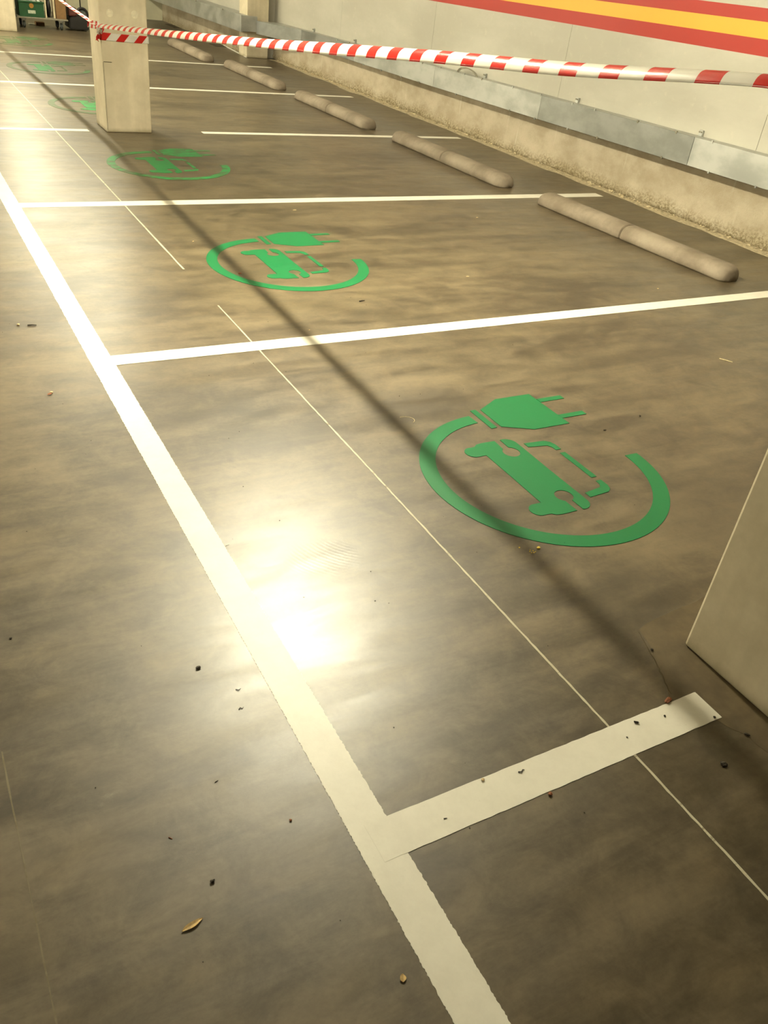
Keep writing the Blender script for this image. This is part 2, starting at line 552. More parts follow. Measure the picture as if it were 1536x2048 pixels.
crk = [(1.725, 1.19, .001), (1.69, 1.10, .001), (1.655, 1.02, .001), (1.64, 0.985, .001), (1.628, 0.955, .001)]
bm = bmesh.new()
cp = []
for i in range(len(crk) - 1):
    for t in range(8):
        p = Vector(crk[i]).lerp(Vector(crk[i + 1]), t / 8)
        nn = noise.noise_vector(Vector((p.x * 60, p.y * 60, 2))) * 0.004
        cp.append((p.x + nn.x, p.y + nn.y, 0.0005))
tube(bm, cp, lambda t: 0.0006 + 0.0012 * math.sin(PI * t), 5)
tag(obj('crack', bm, M['seam'], floor), 'dark crack in the patch by the near pillar')
# dark slot with a pale edge at the foot of the far wall
tag(obj('floor_slot', bx(5.38, 5.60, 15.75, 16.15, -0.001, 0.003), M['seam'], floor), 'dark slot in the floor past the pier')
tag(obj('floor_slot', bx(5.45, 5.60, 18.4, 19.1, -0.001, 0.003), M['seam'], floor), 'dark slot in the floor at the far end')
bm = bmesh.new(); prism(bm, [(5.46, 14.5), (5.48, 14.5), (5.62, 16.0), (5.60, 16.0)], -0.001, 0.012)
tag(obj('floor_edging', bm, M['white'], floor), 'thin pale edging in the floor past the pier')


# ------------------------------------------------------------------ painted floor markings
def stripe(x0, x1, y0, y1, along, jag=0.0015, step=0.012, z=0.0009, jl=None):
    """painted stripe with slightly ragged long edges"""
    a0, a1 = (y0, y1) if along == 'y' else (x0, x1)
    T = [a0]
    while T[-1] < a1 - 1e-6:
        far = max(0.0, T[-1] - 2.5) if along == 'y' else 0
        T.append(min(a1, T[-1] + step * (1 + 1.5 * far)))
    n = len(T) - 1
    s1, s2 = [], []
    for i in range(n + 1):
        t = T[i]
        j = (jl(t) if jl else 1.0) * jag
        e1, e2 = random.uniform(-j, j), random.uniform(-j, j)
        if along == 'y':
            s1.append((x0 + e1, t)); s2.append((x1 + e2, t))
        else:
            s1.append((t, y0 + e1)); s2.append((t, y1 + e2))
    bm = bmesh.new()
    lo = []
    V = []
    for (p, q) in zip(s1, s2):
        V.append([bm.verts.new((p[0], p[1], 0.0002)), bm.verts.new((p[0], p[1], z)), bm.verts.new((q[0], q[1], z)), bm.verts.new((q[0], q[1], 0.0002))])
    for i in range(n):
        for k in range(3):
            bm.faces.new((V[i][k], V[i][k + 1], V[i + 1][k + 1], V[i + 1][k]))
    bm.faces.new(V[0]); bm.faces.new(V[-1])
    bmesh.ops.recalc_face_normals(bm, faces=bm.faces)
    return bm


tag(obj('painted_line', stripe(0.617, 0.713, -2.0, 19.6, 'y', 0.0014, 0.004), M['white']),
    'broad white line with ragged edges running down the aisle side of every bay', 'floor marking')
SEG = [
    (0.888 - .0495, 0.888 + .0495, [(0.655, 1.70)], 'nearest white bay line, short and thick, ending before the near pillar'),
    (3.478 - .0510, 3.478 + .0510, [(0.70, 5.75)], 'white bay line between the two nearest green charging symbols'),
    (5.986 - .0560, 5.986 + .0560, [(0.70, 5.72)], 'white bay line whose far end runs under the nearest wheel stop'),
    (8.430 - .0450, 8.430 + .0450, [(-0.6, 1.67), (2.74, 5.74)], 'white bay line interrupted by the striped far pillar'),
    (10.98 - .0450, 10.98 + .0450, [(-0.6, 5.65)], 'white bay line passing behind the tape-wrapped pillar, third from the top'),
    (13.44 - .0450, 13.44 + .0450, [(-0.6, 5.48)], 'farthest white bay line, second from the top beyond the tape-wrapped pillar'),
]
SEG[4] = (*SEG[4][:3], 'first white bay line wholly beyond the tape-wrapped pillar')
SEG[5] = (*SEG[5][:3], 'farthest white bay line in view, ending at the wall pier')
for (y0, y1, xs, lab) in SEG:
    if len(xs) == 1:
        tag(obj('painted_line', stripe(xs[0][0], xs[0][1], y0, y1, 'x', 0.0007, 0.02, z=0.0012), M['white']), lab, 'floor marking')
    else:
        r = thing('painted_line', lab, 'floor marking', (xs[0][0], (y0 + y1) / 2, 0))
        for a, b in xs:
            obj('line_segment', stripe(a, b, y0, y1, 'x', 0.0007, 0.02, z=0.0012), M['white'], r)
tag(obj('guide_line', stripe(1.3765, 1.3835, -1.5, 4.02, 'y', 0.001, 0.02, z=0.0008), M['thin']),
    'thin white guide line, near length, running under the short bay line', 'floor marking')
tag(obj('guide_line', stripe(1.371, 1.381, 4.60, 15.0, 'y', 0.0012, 0.03, z=0.0008), M['thin']),
    'thin white guide line, far length, stopping beside the second green symbol', 'floor marking')
tag(obj('guide_line', stripe(-0.0215, -0.0185, -0.5, 1.45, 'y', 0.001, 0.03, z=0.0006), M['faint']),
    'very faint pale scratch line at the bottom left of the floor', 'floor marking')


# green charging symbol
def ring_pts(r0, r1, a0, a1, n=90):
    o = [(r1 * math.cos(a0 + (a1 - a0) * i / n), r1 * math.sin(a0 + (a1 - a0) * i / n)) for i in range(n + 1)]
    q = [(r0 * math.cos(a0 + (a1 - a0) * i / n), r0 * math.sin(a0 + (a1 - a0) * i / n)) for i in range(n, -1, -1)]
    return o, q


def strip_mesh(o, q, z0=0.0002, z1=0.0018):
    bm = bmesh.new()
    q = q[::-1]
    V = [[bm.verts.new((*a, z0)), bm.verts.new((*a, z1)), bm.verts.new((*b, z1)), bm.verts.new((*b, z0))] for a, b in zip(o, q)]
    for i in range(len(V) - 1):
        for k in range(3):
            bm.faces.new((V[i][k], V[i][k + 1], V[i + 1][k + 1], V[i + 1][k]))
    bm.faces.new(V[0]); bm.faces.new(V[-1])
    bmesh.ops.recalc_face_normals(bm, faces=bm.faces)
    return bm


def arc(cx, cy, r, a0, a1, n):
    return [(cx + r * math.cos(math.radians(a0 + (a1 - a0) * i / n)), cy + r * math.sin(math.radians(a0 + (a1 - a0) * i / n))) for i in range(n + 1)]


HALF = [(0.034, 0.0), (0.036, 0.20)] + arc(-0.010, 0.225, 0.046, -5, 95, 8) + \
       [(-0.021, 0.268)] + [(-0.022, 0.206)] + arc(-0.033, 0.170, 0.037, 62, -242, 16) + \
       [(-0.052, 0.206), (-0.049, 0.269), (-0.116, 0.270), (-0.142, 0.266)] + [(-0.158, 0.253)] + \
       arc(-0.188, 0.216, 0.037, 75, 262, 9) + [(-0.150, 0.180), (-0.149, 0.0)]
BODY = HALF + [(x, -y) for x, y in HALF[-2:0:-1]]
ROOF_A = [(0.062, 0.182), (0.062, 0.213), (0.160, 0.206), (0.182, 0.190), (0.190, 0.165), (0.190, 0.125), (0.164, 0.125), (0.162, 0.150), (0.150, 0.168)]
ROOF_B = [(0.164, 0.100), (0.190, 0.100), (0.190, -0.100), (0.164, -0.100)]
ROOF_C = [(x, -y) for x, y in ROOF_A]
PLUG = [(0.055, 0.527), (0.184, 0.597), (0.376, 0.597), (0.379, 0.302), (0.186, 0.302), (0.055, 0.367)]


def symbol(cx, cy, mats, label, has=('ring', 'plug', 'collar', 'body', 'roof'), rz=0.0):
    r = thing('charging_symbol', label, 'floor marking', (cx, cy, 0), rz, 'green charging symbols painted in the bays')
    g, w = mats
    Z = (0.0002, 0.0018)
    if 'ring' in has:
        o, q = ring_pts(0.4265, 0.4915, math.radians(93.5), math.radians(359.3))
        obj('cable_ring', strip_mesh(o, q), w, r, world=False)
    if 'collar' in has:
        obj('plug_collar', prism(bmesh.new(), [(0.003, 0.364), (0.033, 0.366), (0.033, 0.534), (0.003, 0.532)], *Z), w, r, world=False)
    if 'plug' in has:
        pb = obj('plug_body', prism(bmesh.new(), PLUG, *Z), w, r, world=False)
        for y in (0.511, 0.351):
            obj('plug_prong', prism(bmesh.new(), [(0.379, y), (0.518, y), (0.518, y + 0.032), (0.379, y + 0.032)], *Z), w, pb, world=False)
    if 'body' in has:
        obj('car_body', prism(bmesh.new(), BODY, *Z), g, r, world=False)
    if 'roof' in has:
        for P in (ROOF_A, ROOF_B, ROOF_C):
            obj('car_roof_piece', prism(bmesh.new(), P, *Z), w, r, world=False)
    return r


symbol(2.030, 2.062, (M['green'], M['green']), 'nearest green car and plug charging symbol, crisp, on the bay floor')
symbol(2.030, 4.612, (M['green'], M['green']), 'second green charging symbol, in the bay level with the nearest wheel stop', rz=0.0)
symbol(2.030, 7.110, (M['wornsolid'], M['worn']), 'third green charging symbol, patchy, in front of the tape-wrapped pillar')
symbol(2.040, 9.690, (M['worn'], M['ghost']), 'faint green charging symbol half hidden behind the tape-wrapped pillar')
symbol(2.000, 12.190, (M['wornsolid'], M['ghost']), 'green charging symbol left of the tape-wrapped pillar, between the two farthest lines')
symbol(2.000, 14.700, (M['ghost'], M['ghost']), 'farthest green charging symbol, a faint smear below the green crate')


# ------------------------------------------------------------------ pillars
def pillar(x0, x1, y0, y1, label, holes=()):
    r = thing('concrete_pillar', label, 'pillar', ((x0 + x1) / 2, (y0 + y1) / 2, 0), 0, 'square concrete pillars along the bays')
    o = obj('shaft', bx(x0, x1, y0, y1, 0.0, CZ - 0.002, bev=0.009), M['pillar'], r)
    for (x, z) in holes:
        bm = cyl(bmesh.new(), (x, y0 + 0.004, z), (x, y0 - 0.0025, z), 0.030, 24)
        h = obj('tie_hole_plug', bm, M['plug'], r)
    return r


pillar(1.820, 2.225, 0.690, 1.098, 'near concrete pillar cut by the right edge beside the short bay line')
fp = pillar(1.820, 2.232, 8.366, 8.766, 'concrete pillar wrapped with red and white tape, standing between bays',
            [(1.914, 0.948), (2.127, 0.952)])
bm = bx(1.834, 1.905, 8.3635, 8.370, 0.5715, 0.5755)
tag(obj('board_notch', bm, M['seam'], fp), 'short dark horizontal notch low on the face')
bm = bx(1.8290, 1.8315, 8.3640, 8.370, 0.02, 0.57)
tag(obj('board_seam', bm, M['seam'], fp), 'dark vertical seam beside the left corner')
pillar(1.820, 2.190, 15.88, 16.28, 'farthest concrete pillar at the top left corner, beside the green crate')
bm = bx(1.8155, 1.8195, 0.690, 1.09, 0.0, 0.012)


# ------------------------------------------------------------------ wheel stops
def half_stop(L, round_end):
    """one length of rounded kerb stop along +y from 0 to L; rounded end at y=L when round_end"""
    W, H, n = 0.102, 0.104, 14
    prof = []
    for k in range(n + 1):
        a = PI * k / n
        c, s = math.cos(a), math.sin(a)
        x = W * (abs(c) ** 0.75) * (1 if c >= 0 else -1)
        z = 0.012 + (H - 0.012) * (s ** 0.75)
        prof.append((x, z))
    prof = [(W * 0.90, 0.0)] + prof + [(-W * 0.90, 0.0)]
    ys = [(0.0, 0.965), (0.008, 1.0), (L * 0.3, 1.0), (L * 0.6, 1.0)]
    if round_end:
        R = 0.075
        for t in range(0, 9):
            a = PI / 2 * t / 8
            ys.append((L - R + R * math.sin(a), max(0.42, math.cos(a) ** 0.5)))
    else:
        ys += [(L - 0.008, 1.0), (L, 0.965)]
    bm = bmesh.new()
    rings = []
    for (y, s) in ys:
        rings.append([bm.verts.new((x * s + 0.0006 * noise.noise(Vector((x * 30, y * 14, z * 30))), y, z * (s if z > 0.02 else 1))) for x, z in prof])
    m = len(prof)
    for i in range(len(rings) - 1):
        for k in range(m - 1):
            bm.faces.new((rings[i][k], rings[i][k + 1], rings[i + 1][k + 1], rings[i + 1][k]))
        bm.faces.new((rings[i][m - 1], rings[i][0], rings[i + 1][0], rings[i + 1][m - 1]))
    bm.faces.new(rings[0]); bm.faces.new(rings[-1])
    bmesh.ops.recalc_face_normals(bm, faces=bm.faces)
    return bm


STOPS = [  # near end x,y ; far end x,y ; label
    (4.985, 3.735, 4.885, 5.760, 'nearest concrete wheel stop, its rounded end by the second bay line'),
    (4.860, 6.270, 4.830, 8.250, 'second concrete wheel stop from the front, across the bay from the patchy symbol'),
    (4.775, 8.790, 4.755, 10.68, 'third concrete wheel stop, across the floor from the tape-wrapped pillar'),
    (4.735, 11.27, 4.725, 13.25, 'fourth concrete wheel stop, below the hanging tape near the wall pier'),
    (4.560, 13.68, 4.560, 15.55, 'farthest concrete wheel stop, just right of the tape-wrapped pillar'),
]
me_near = me_far = None
for i, (xn, yn, xf, yf, lab) in enumerate(STOPS):
    d = Vector((xf - xn, yf - yn))
    L = d.length
    ang = math.atan2(d.y, d.x) - PI / 2
    mid = Vector(((xn + xf) / 2, (yn + yf) / 2))
    r = thing('wheel_stop', lab, 'wheel stop', (mid.x, mid.y, 0), ang, 'concrete wheel stops facing the wall')
    if me_near is None:
        a = obj('stop_half', half_stop(0.985, True), M['stop'], r, smooth=True, world=False)
        me_near = a.data
        a.location = (0, 0.008, 0)
        b = a.copy()
        COL.objects.link(b)
    else:
        a = bpy.data.objects.new('stop_half', me_near); COL.objects.link(a)
        b = bpy.data.objects.new('stop_half', me_near); COL.objects.link(b)
    a.parent = r; a.location = (0, 0.008, 0); a.scale = (1, (L / 2 - 0.008) / 0.985, 1)
    b.parent = r; b.location = (0, -0.008, 0); b.rotation_euler = (0, 0, PI); b.scale = a.scale


# ------------------------------------------------------------------ steel trunking along the wall
tr = thing('cable_trunking', 'long galvanised steel cable trunking on the near right wall, up to the pier', 'cable trunking', (5.93, 8, 0.5))
def ztop(y): return 0.668 - 0.0125 * (y - 4.5)
def zbot(y): return 0.449 - 0.0118 * (y - 4.5) if y < 9 else 0.396 - 0.0065 * (y - 9)
def tray_piece(y0, y1, x0, x1, zt=0.0, zb=0.0, bev=0.003):
    bm = bmesh.new()
    box(bm, x0, x1, 0, 1, 0, 1)
    for v in bm.verts:
        y = y0 if v.co.y < 0.5 else y1
        z = (ztop(y) + zt) if v.co.z > 0.5 else (zbot(y) + zb)
        v.co = Vector((v.co.x, y, z))
    if bev: bmesh.ops.bevel(bm, geom=list(bm.edges), offset=bev, segments=1, affect='EDGES')
    return bm
TX = 5.845
cuts = [0.6, 1.6, 3.35, 5.19, 7.25, 9.3, 11.4, 13.2]
for a, b in zip(cuts[:-1], cuts[1:]):
    o = obj('trunking_base', tray_piece(a, b, TX + 0.006, WX - 0.003, -0.004, 0.004), M['steel'], tr)
    off = random.uniform(-0.0012, 0.0012)
    o = obj('trunking_lid', tray_piece(a + 0.0015, b - 0.0015, TX + off, TX + 0.0055 + off, 0, 0, 0.001), M['steel2'] if (a in (5.19, 11.4)) else M['steel'], tr)
def slant(bm):
    for v in bm.verts:
        if v.co.y > 13.8 and v.co.x < 5.9: v.co.x -= 0.275
    return bm
obj('trunking_base', slant(tray_piece(13.203, 14.335, TX + 0.006, WX - 0.003, -0.004, 0.004)), M['steel'], tr)
obj('trunking_lid', slant(tray_piece(13.203, 14.338, TX, TX + 0.0055, 0, 0, 0.001)), M['steel2'], tr)
for y in [1.2 + 0.47 * k for k in range(25)]:
    for z in (ztop(y), zbot(y)):
        if random.random() < 0.25: continue
        yy = y + random.uniform(-0.08, 0.08)
        s = 1 if z > 0.5 or z == ztop(y) else -1
        obj('lid_clip', bx(TX - 0.005, TX + 0.010, yy - 0.008, yy + 0.008, z - 0.012, z + 0.010, bev=0.002), M['steel'] if random.random() < 0.6 else M['cable'], tr)
for y in (2.05, 3.65, 5.26, 6.87, 8.47, 10.07, 11.68, 13.06):
    z = ztop(y) - 0.004
    br = obj('wall_bracket', bx(5.975, 5.9995, y - 0.020, y + 0.020, z, z + 0.046, bev=0.003), M['steel'], tr)
    for dy in (-0.011, 0.011):
        bm = cyl(bmesh.new(), (5.976, y + dy, z + 0.032), (5.968, y + dy, z + 0.032), 0.007, 8)
        obj('bracket_bolt', bm, M['cable'], br, world=False)
# loop of cable standing above the trunking
bm = bmesh.new()
lp = []
for i in range(25):
    a = PI * i / 24
    lp.append((5.93 - 0.012 * math.sin(a), 8.78 - 0.20 * math.cos(a) - 0.03, ztop(8.7) - 0.02 + 0.075 * math.sin(a)))
tube(bm, lp, 0.007, 8)
tag(obj('cable_loop', bm, M['cable'], tr, smooth=True), 'grey cable looping out of the top of the trunking')
bm = bmesh.new()
tube(bm, [(p[0] - 0.006, p[1] - 0.03, p[2] + 0.004 - 0.01 * i / 24) for i, p in enumerate(lp)], 0.006, 8)
obj('cable_loop', bm, M['cable'], tr, smooth=True)
# step round the pier
tr = thing('cable_trunking', 'steel cable trunking stepping out round the wall pier and running on behind it', 'cable trunking', (5.4, 16, 0.4))
bp = obj('trunking_bypass', bx(5.312, 5.345, 14.352, 19.78, 0.372, 0.606, bev=0.003), M['steel'], tr)
obj('bypass_back', bx(5.347, 5.465, 14.362, 14.86, 0.378, 0.600, bev=0.002), M['steel'], tr)
obj('bypass_return', bx(5.312, 5.585, 14.342, 14.350, 0.385, 0.603, bev=0.002), M['steel'], tr)
obj('bypass_arm', bx(5.347, 5.618, 14.90, 19.78, 0.378, 0.600, bev=0.002), M['steel'], tr)
for y in (15.2, 16.6, 18.0, 19.2):
    obj('lid_clip', bx(5.304, 5.318, y - 0.01, y + 0.01, 0.592, 0.612, bev=0.002), M['cable'], tr)


# ------------------------------------------------------------------ barrier tape
def ribbon(path, width, name, parent=None, u0=0.0, curl=0.6, thick=0.0009, nseg=8, mat=None):
    """path: list of (x, y, z, tilt) ; tilt = angle of the tape's width away from vertical about its run"""
    # resample
    P = [Vector(p[:3]) for p in path]
    T = [p[3] for p in path]
    W = [p[4] if len(p) > 4 else 1.0 for p in path]
    out = []
    for i in range(len(P) - 1):
        n = max(2, int((P[i + 1] - P[i]).length / 0.02))
        n = min(n, 60)
        for k in range(n):
            t = k / n
            # Catmull-Rom
            a, b, c, d = P[max(i - 1, 0)], P[i], P[i + 1], P[min(i + 2, len(P) - 1)]
            q = 0.5 * ((2 * b) + (c - a) * t + (2 * a - 5 * b + 4 * c - d) * t * t + (3 * b - a - 3 * c + d) * t ** 3)
            out.append((q, T[i] * (1 - t) + T[i + 1] * t, W[i] * (1 - t) + W[i + 1] * t))
    out.append((P[-1], T[-1], W[-1]))
    bm = bmesh.new()
    uvl = bm.loops.layers.uv.new('UVMap')
    rows, U = [], []
    u = u0
    for i, (p, tl, w) in enumerate(out):
        if i: u += (p - out[i - 1][0]).length
        U.append(u)
        d = (out[min(i + 1, len(out) - 1)][0] - out[max(i - 1, 0)][0]).normalized()
        up = Vector((0, 0, 1)); up = (up - d * up.dot(d)).normalized()
        side = d.cross(up)
        wv = up * math.cos(tl) + side * math.sin(tl)
        nv = d.cross(wv)
        row = []
        for k in range(nseg + 1):
            s = (k / nseg - 0.5)
            bend = curl * (0.25 - s * s) * width * w
            row.append((p + wv * (s * width * w) + nv * bend, s * width))
        rows.append(row)
    VB = [[bm.verts.new(c) for c, s in row] for row in rows]
    for i in range(len(rows) - 1):
        for k in range(nseg):
            f = bm.faces.new((VB[i][k], VB[i][k + 1], VB[i + 1][k + 1], VB[i + 1][k]))
            f.smooth = True
            for lpn, (ii, kk) in zip(f.loops, ((i, k), (i, k + 1), (i + 1, k + 1), (i + 1, k))):
                lpn[uvl].uv = (U[ii], rows[ii][kk][1])
    o = obj(name, bm, mat or M['tape'], parent)
    md = o.modifiers.new('thickness', 'SOLIDIFY')
    md.thickness = thick
    return o, U[-1]


A = (1.812, 8.362)
zt = [(0.98, 1.508), (1.46, 1.474), (2.133, 1.407), (2.814, 1.350), (3.299, 1.306), (3.90, 1.251), (4.69, 1.176), (5.787, 1.083), (6.81, 0.995), (8.26, 0.872)]
zb = [1.470, 1.446, 1.370, 1.309, 1.262, 1.204, 1.135, 1.039, 0.957, 0.843]
path = []
for i, ((y, z1), z0) in enumerate(zip(zt, zb)):
    h = z1 - z0
    Wd = 0.062
    tl = math.acos(min(1, h / Wd)) if h < Wd else 0.0
    path.append((1.815, y, (z1 + z0) / 2, tl, 1.0))
path.append((1.813, 8.352, 0.852, 1.0, 0.55))
t1, _ = ribbon(path, 0.062, 'barrier_tape', u0=0.112, curl=-0.55)
tag(t1, 'red and white barrier tape stretched from the far pillar towards the near pillar', 'barrier tape')
# wrap round the far pillar
x0, x1, y0, y1 = 1.820, 2.232, 8.366, 8.766
g = 0.003
wp = [(x0 - g, y0 + 0.02, 0.790, 0), (x0 - g, y0 - g, 0.772, 0), (x0 + 0.02, y0 - g, 0.770, 0), (2.02, y0 - g - 0.001, 0.765, 0), (x1 - 0.01, y0 - g, 0.764, 0),
      (x1 + g, y0 - g, 0.764, 0), (x1 + g, y0 + 0.02, 0.765, 0), (x1 + g, y1 - 0.02, 0.790, 0), (x1 + g, y1 + g, 0.792, 0), (x1 - 0.02, y1 + g, 0.795, 0), (x0 + 0.02, y1 + g, 0.82, 0),
      (x0 - g, y1 + g, 0.822, 0), (x0 - g, y1 - 0.02, 0.822, 0), (x0 - g, y0 + 0.05, 0.845, 0), (x0 - g - 0.002, y0 + 0.01, 0.850, 0)]
wp = wp[::-1]
acc = 0.0
for a_, b_ in zip(wp[:-1], wp[1:]):
    if abs(a_[1] - (y0 - g)) < 0.002 and b_[0] < 2.03 and b_[0] > 2.0:
        acc += abs(a_[0] - 2.012); break
    acc += (Vector(b_[:3]) - Vector(a_[:3])).length
t2, _ = ribbon(wp, 0.060, 'barrier_tape', u0=0.225 * 0.1762 - acc + 0.1762 * 40, curl=0.0, thick=0.0007)
_uv = t2.data.uv_layers[0].data
for lp_ in t2.data.loops:
    co = t2.data.vertices[lp_.vertex_index].co
    _uv[lp_.index].uv = (1.13 * ((2.012 - co.x) + (co.y - 8.363)) + 0.225 * 0.1762 + 0.1762 * 40, -3.5 * _uv[lp_.index].uv[1])
tag(t2, 'red and white tape wrapped flat round the far pillar below the knot', 'barrier tape')
# crumpled knot at the corner: little folded loops
kn = thing('tape_knot', 'crumpled knot of tape on the left corner of the taped pillar', 'tape knot', (1.812, 8.362, 0.84))
for j, (dx, dy, dz, a, L) in enumerate(((-.010, -.010, .010, 0.4, .07), (-.012, .0, -.02, -0.9, .08), (.006, -.014, -.03, 1.6, .09), (-.014, -.006, -.055, 2.4, .09), (.018, -.014, .0, 0.1, .06))):
    pp = []
    for k in range(7):
        t = k / 6
        pp.append((1.812 + dx + 0.012 * math.sin(a + 4.1 * t), 8.358 + dy + 0.006 * math.cos(a + 5 * t), 0.845 + dz - L * t * 0.8 + 0.01 * math.sin(6 * t + a), a + 2.2 * t))
    o, _ = ribbon(pp, 0.022, 'tape_fold', kn, u0=0.10 + 0.02 * j, curl=0.8)
# second length running on to the farthest pillar, twisted to a narrow cord
pth = []
for k in range(31):
    t = k / 30
    y = 8.40 + (15.87 - 8.40) * t
    pth.append((1.808, y, 0.845 + 0.40 * t * (0.75 + 0.25 * t) - 0.02 * math.sin(PI * t), 1.42 + 0.12 * math.sin(7 * t), 0.70))
t3, _ = ribbon(pth, 0.060, 'barrier_tape', u0=0.0, curl=0.5)
tag(t3, 'twisted narrow length of tape running from the taped pillar to the top left', 'barrier tape')


# ------------------------------------------------------------------ cart and machine at the far end
ct = thing('platform_cart', 'low flat platform cart on grey castors at the top left, carrying the crate', 'cart', (2.68, 16.75, 0))
obj('platform', bx(2.30, 3.09, 16.50, 17.02, 0.142, 0.165, bev=0.004), M['cable'], ct)
for (x, y) in ((2.405, 16.60), (2.985, 16.58), (2.405, 16.94), (2.985, 16.94)):
    f = obj('castor', bx(x - 0.038, x + 0.038, y - 0.03, y + 0.03, 0.118, 0.142, bev=0.004), M['steel'], ct)
    for s in (-0.026, 0.026):
        obj('fork', bx(x + s - 0.004, x + s + 0.004, y - 0.022, y + 0.022, 0.045, 0.13, bev=0.002), M['steel'], f, world=False)
    w = bmesh.new(); cyl(w, (x - 0.020, y, 0.052), (x + 0.020, y, 0.052), 0.052, 20)
    bmesh.ops.bevel(w, geom=[e for e in w.edges if len(e.link_faces) == 2 and abs(e.calc_face_angle()) > 1.2], offset=0.008, segments=2, affect='EDGES')
    obj('wheel', w, M['rubber'], f, world=False)
bm = bmesh.new()
tube(bm, [(2.325, 16.98, 0.15), (2.325, 16.98, 0.9), (2.36, 16.98, 0.95), (3.03, 16.98, 0.95), (3.065, 16.98, 0.9), (3.065, 16.98, 0.15)], 0.014, 10)
obj('push_handle', bm, M['steel'], ct, smooth=True)

cr = thing('plastic_crate', 'dark green plastic crate with a pale label, on the cart', 'crate', (2.54, 16.70, 0.165))
X0, X1, Y0, Y1, Z0, Z1 = 2.345, 2.725, 16.515, 16.93, 0.1652, 0.385
bm = bmesh.new()
th = 0.012
box(bm, X0, X1, Y0, Y0 + th, Z0, Z1, bev=0.003); box(bm, X0, X1, Y1 - th, Y1, Z0, Z1, bev=0.003)
box(bm, X0, X0 + th, Y0 + th, Y1 - th, Z0, Z1); box(bm, X1 - th, X1, Y0 + th, Y1 - th, Z0, Z1)
box(bm, X0 + th, X1 - th, Y0 + th, Y1 - th, Z0, Z0 + th)
obj('crate_body', bm, M['gplastic'], cr)
obj('crate_rim', bx(X0 - .008, X1 + .008, Y0 - .008, Y0 + .004, Z1 - .02, Z1 + .004, bev=.003), M['gplastic'], cr)
obj('crate_rim', bx(X0 - .008, X1 + .008, Y1 - .004, Y1 + .008, Z1 - .02, Z1 + .004, bev=.003), M['gplastic'], cr)
tag(obj('label_plate', bx(2.475, 2.590, Y0 - 0.002, Y0 + 0.001, 0.215, 0.262, bev=0.0006), M['wlabel'], cr), 'pale greenish blank label')
bm = cyl(bmesh.new(), (2.535, Y0 + 0.001, 0.325), (2.535, Y0 - 0.002, 0.325), 0.036, 20)
tag(obj('badge', bm, M['badge'], cr), 'small ochre badge above the label')
# crumpled plastic inside the crate
bm = bmesh.new(); bmesh.ops.create_icosphere(bm, subdivisions=4, radius=1)
for v in bm.verts:
    k = 1 + 0.28 * noise.noise(v.co * 2.4) + 0.14 * noise.noise(v.co * 6)
    v.co = Vector((2.535 + v.co.x * 0.150 * k, 16.72 + v.co.y * 0.165 * k, 0.395 + v.co.z * 0.075 * k))
tag(obj('plastic_bundle', bm, M['clear']), 'crumpled pale plastic sheet stuffed in the green crate', 'plastic sheet')

bxx = thing('cardboard_box', 'tall brown cardboard box standing on the right of the cart', 'box', (2.98, 16.72, 0.165))
obj('carton_body', bx(2.915, 3.070, 16.52, 16.90, 0.1652, 0.58, bev=0.004), M['carton'], bxx)
obj('carton_tape', bx(2.985, 3.00, 16.5185, 16.905, 0.50, 0.5812), M['straw'], bxx)
tag(obj('timber_offcut', bx(2.880, 2.905, 16.56, 16.62, 0.1652, 0.64, bev=0.002), M['wood']), 'pale upright timber batten between the black sack and the cardboard box', 'timber')
tag(obj('timber_offcut', bx(2.748, 2.772, 16.56, 16.60, 0.1652, 0.60, bev=0.002), M['wood']), 'pale upright timber batten beside the green crate on the cart', 'timber')
bm = bmesh.new(); bmesh.ops.create_icosphere(bm, subdivisions=3, radius=1)
for v in bm.verts:
    k = 1 + 0.2 * noise.noise(v.co * 2)
    z = 0.31 + v.co.z * 0.15 * k
    v.co = Vector((2.825 + v.co.x * 0.042 * k, 16.74 + v.co.y * 0.15 * k, max(0.1655, z)))
tag(obj('sack', bm, M['black'], smooth=True), 'black sack wedged upright between the two timber battens', 'sack')
# dark upright suitcase-like case on the left behind the pillar
cs = thing('upright_case', 'narrow black case standing between the farthest pillar and the green crate', 'case', (2.31, 16.75, 0))
obj('case_shell', bx(2.225, 2.285, 16.56, 16.95, 0.0, 0.62, bev=0.02), M['black'], cs)
obj('case_handle', tube(bmesh.new(), [(2.255, 16.65, 0.61), (2.255, 16.65, 0.66), (2.255, 16.80, 0.66), (2.255, 16.80, 0.61)], 0.008, 8), M['rubber'], cs)
tag(obj('paper_scrap', bx(2.56, 2.66, 17.10, 17.20, 0.0005, 0.012, bev=0.003), M['clear']), 'small white scrap on the floor beneath the cart', 'scrap')
tag(obj('wood_block', bx(2.66, 2.80, 17.05, 17.20, 0.0, 0.05, bev=0.004), M['carton']), 'brown block lying on the floor beneath the cart', 'block')

mc = thing('wheeled_machine', 'low black and maroon wheeled machine between the cart and the taped pillar', 'machine', (3.28, 16.8, 0))
bm = bmesh.new()
prof = [(3.125, 0.03), (3.44, 0.015), (3.45, 0.12), (3.40, 0.20), (3.26, 0.22), (3.14, 0.19)]
lo = [bm.verts.new((x, 16.62, z)) for x, z in prof]; hi = [bm.verts.new((x, 17.05, z)) for x, z in prof]
bm.faces.new(lo); bm.faces.new(hi)
for i in range(6): bm.faces.new((lo[i], lo[(i + 1) % 6], hi[(i + 1) % 6], hi[i]))
bmesh.ops.recalc_face_normals(bm, faces=bm.faces)
bmesh.ops.bevel(bm, geom=list(bm.edges), offset=0.014, segments=2, affect='EDGES')
obj('chassis', bm, M['black'], mc)
obj('hood', bx(3.13, 3.27, 16.63, 17.0, 0.205, 0.34, bev=0.03), M['maroon'], mc)
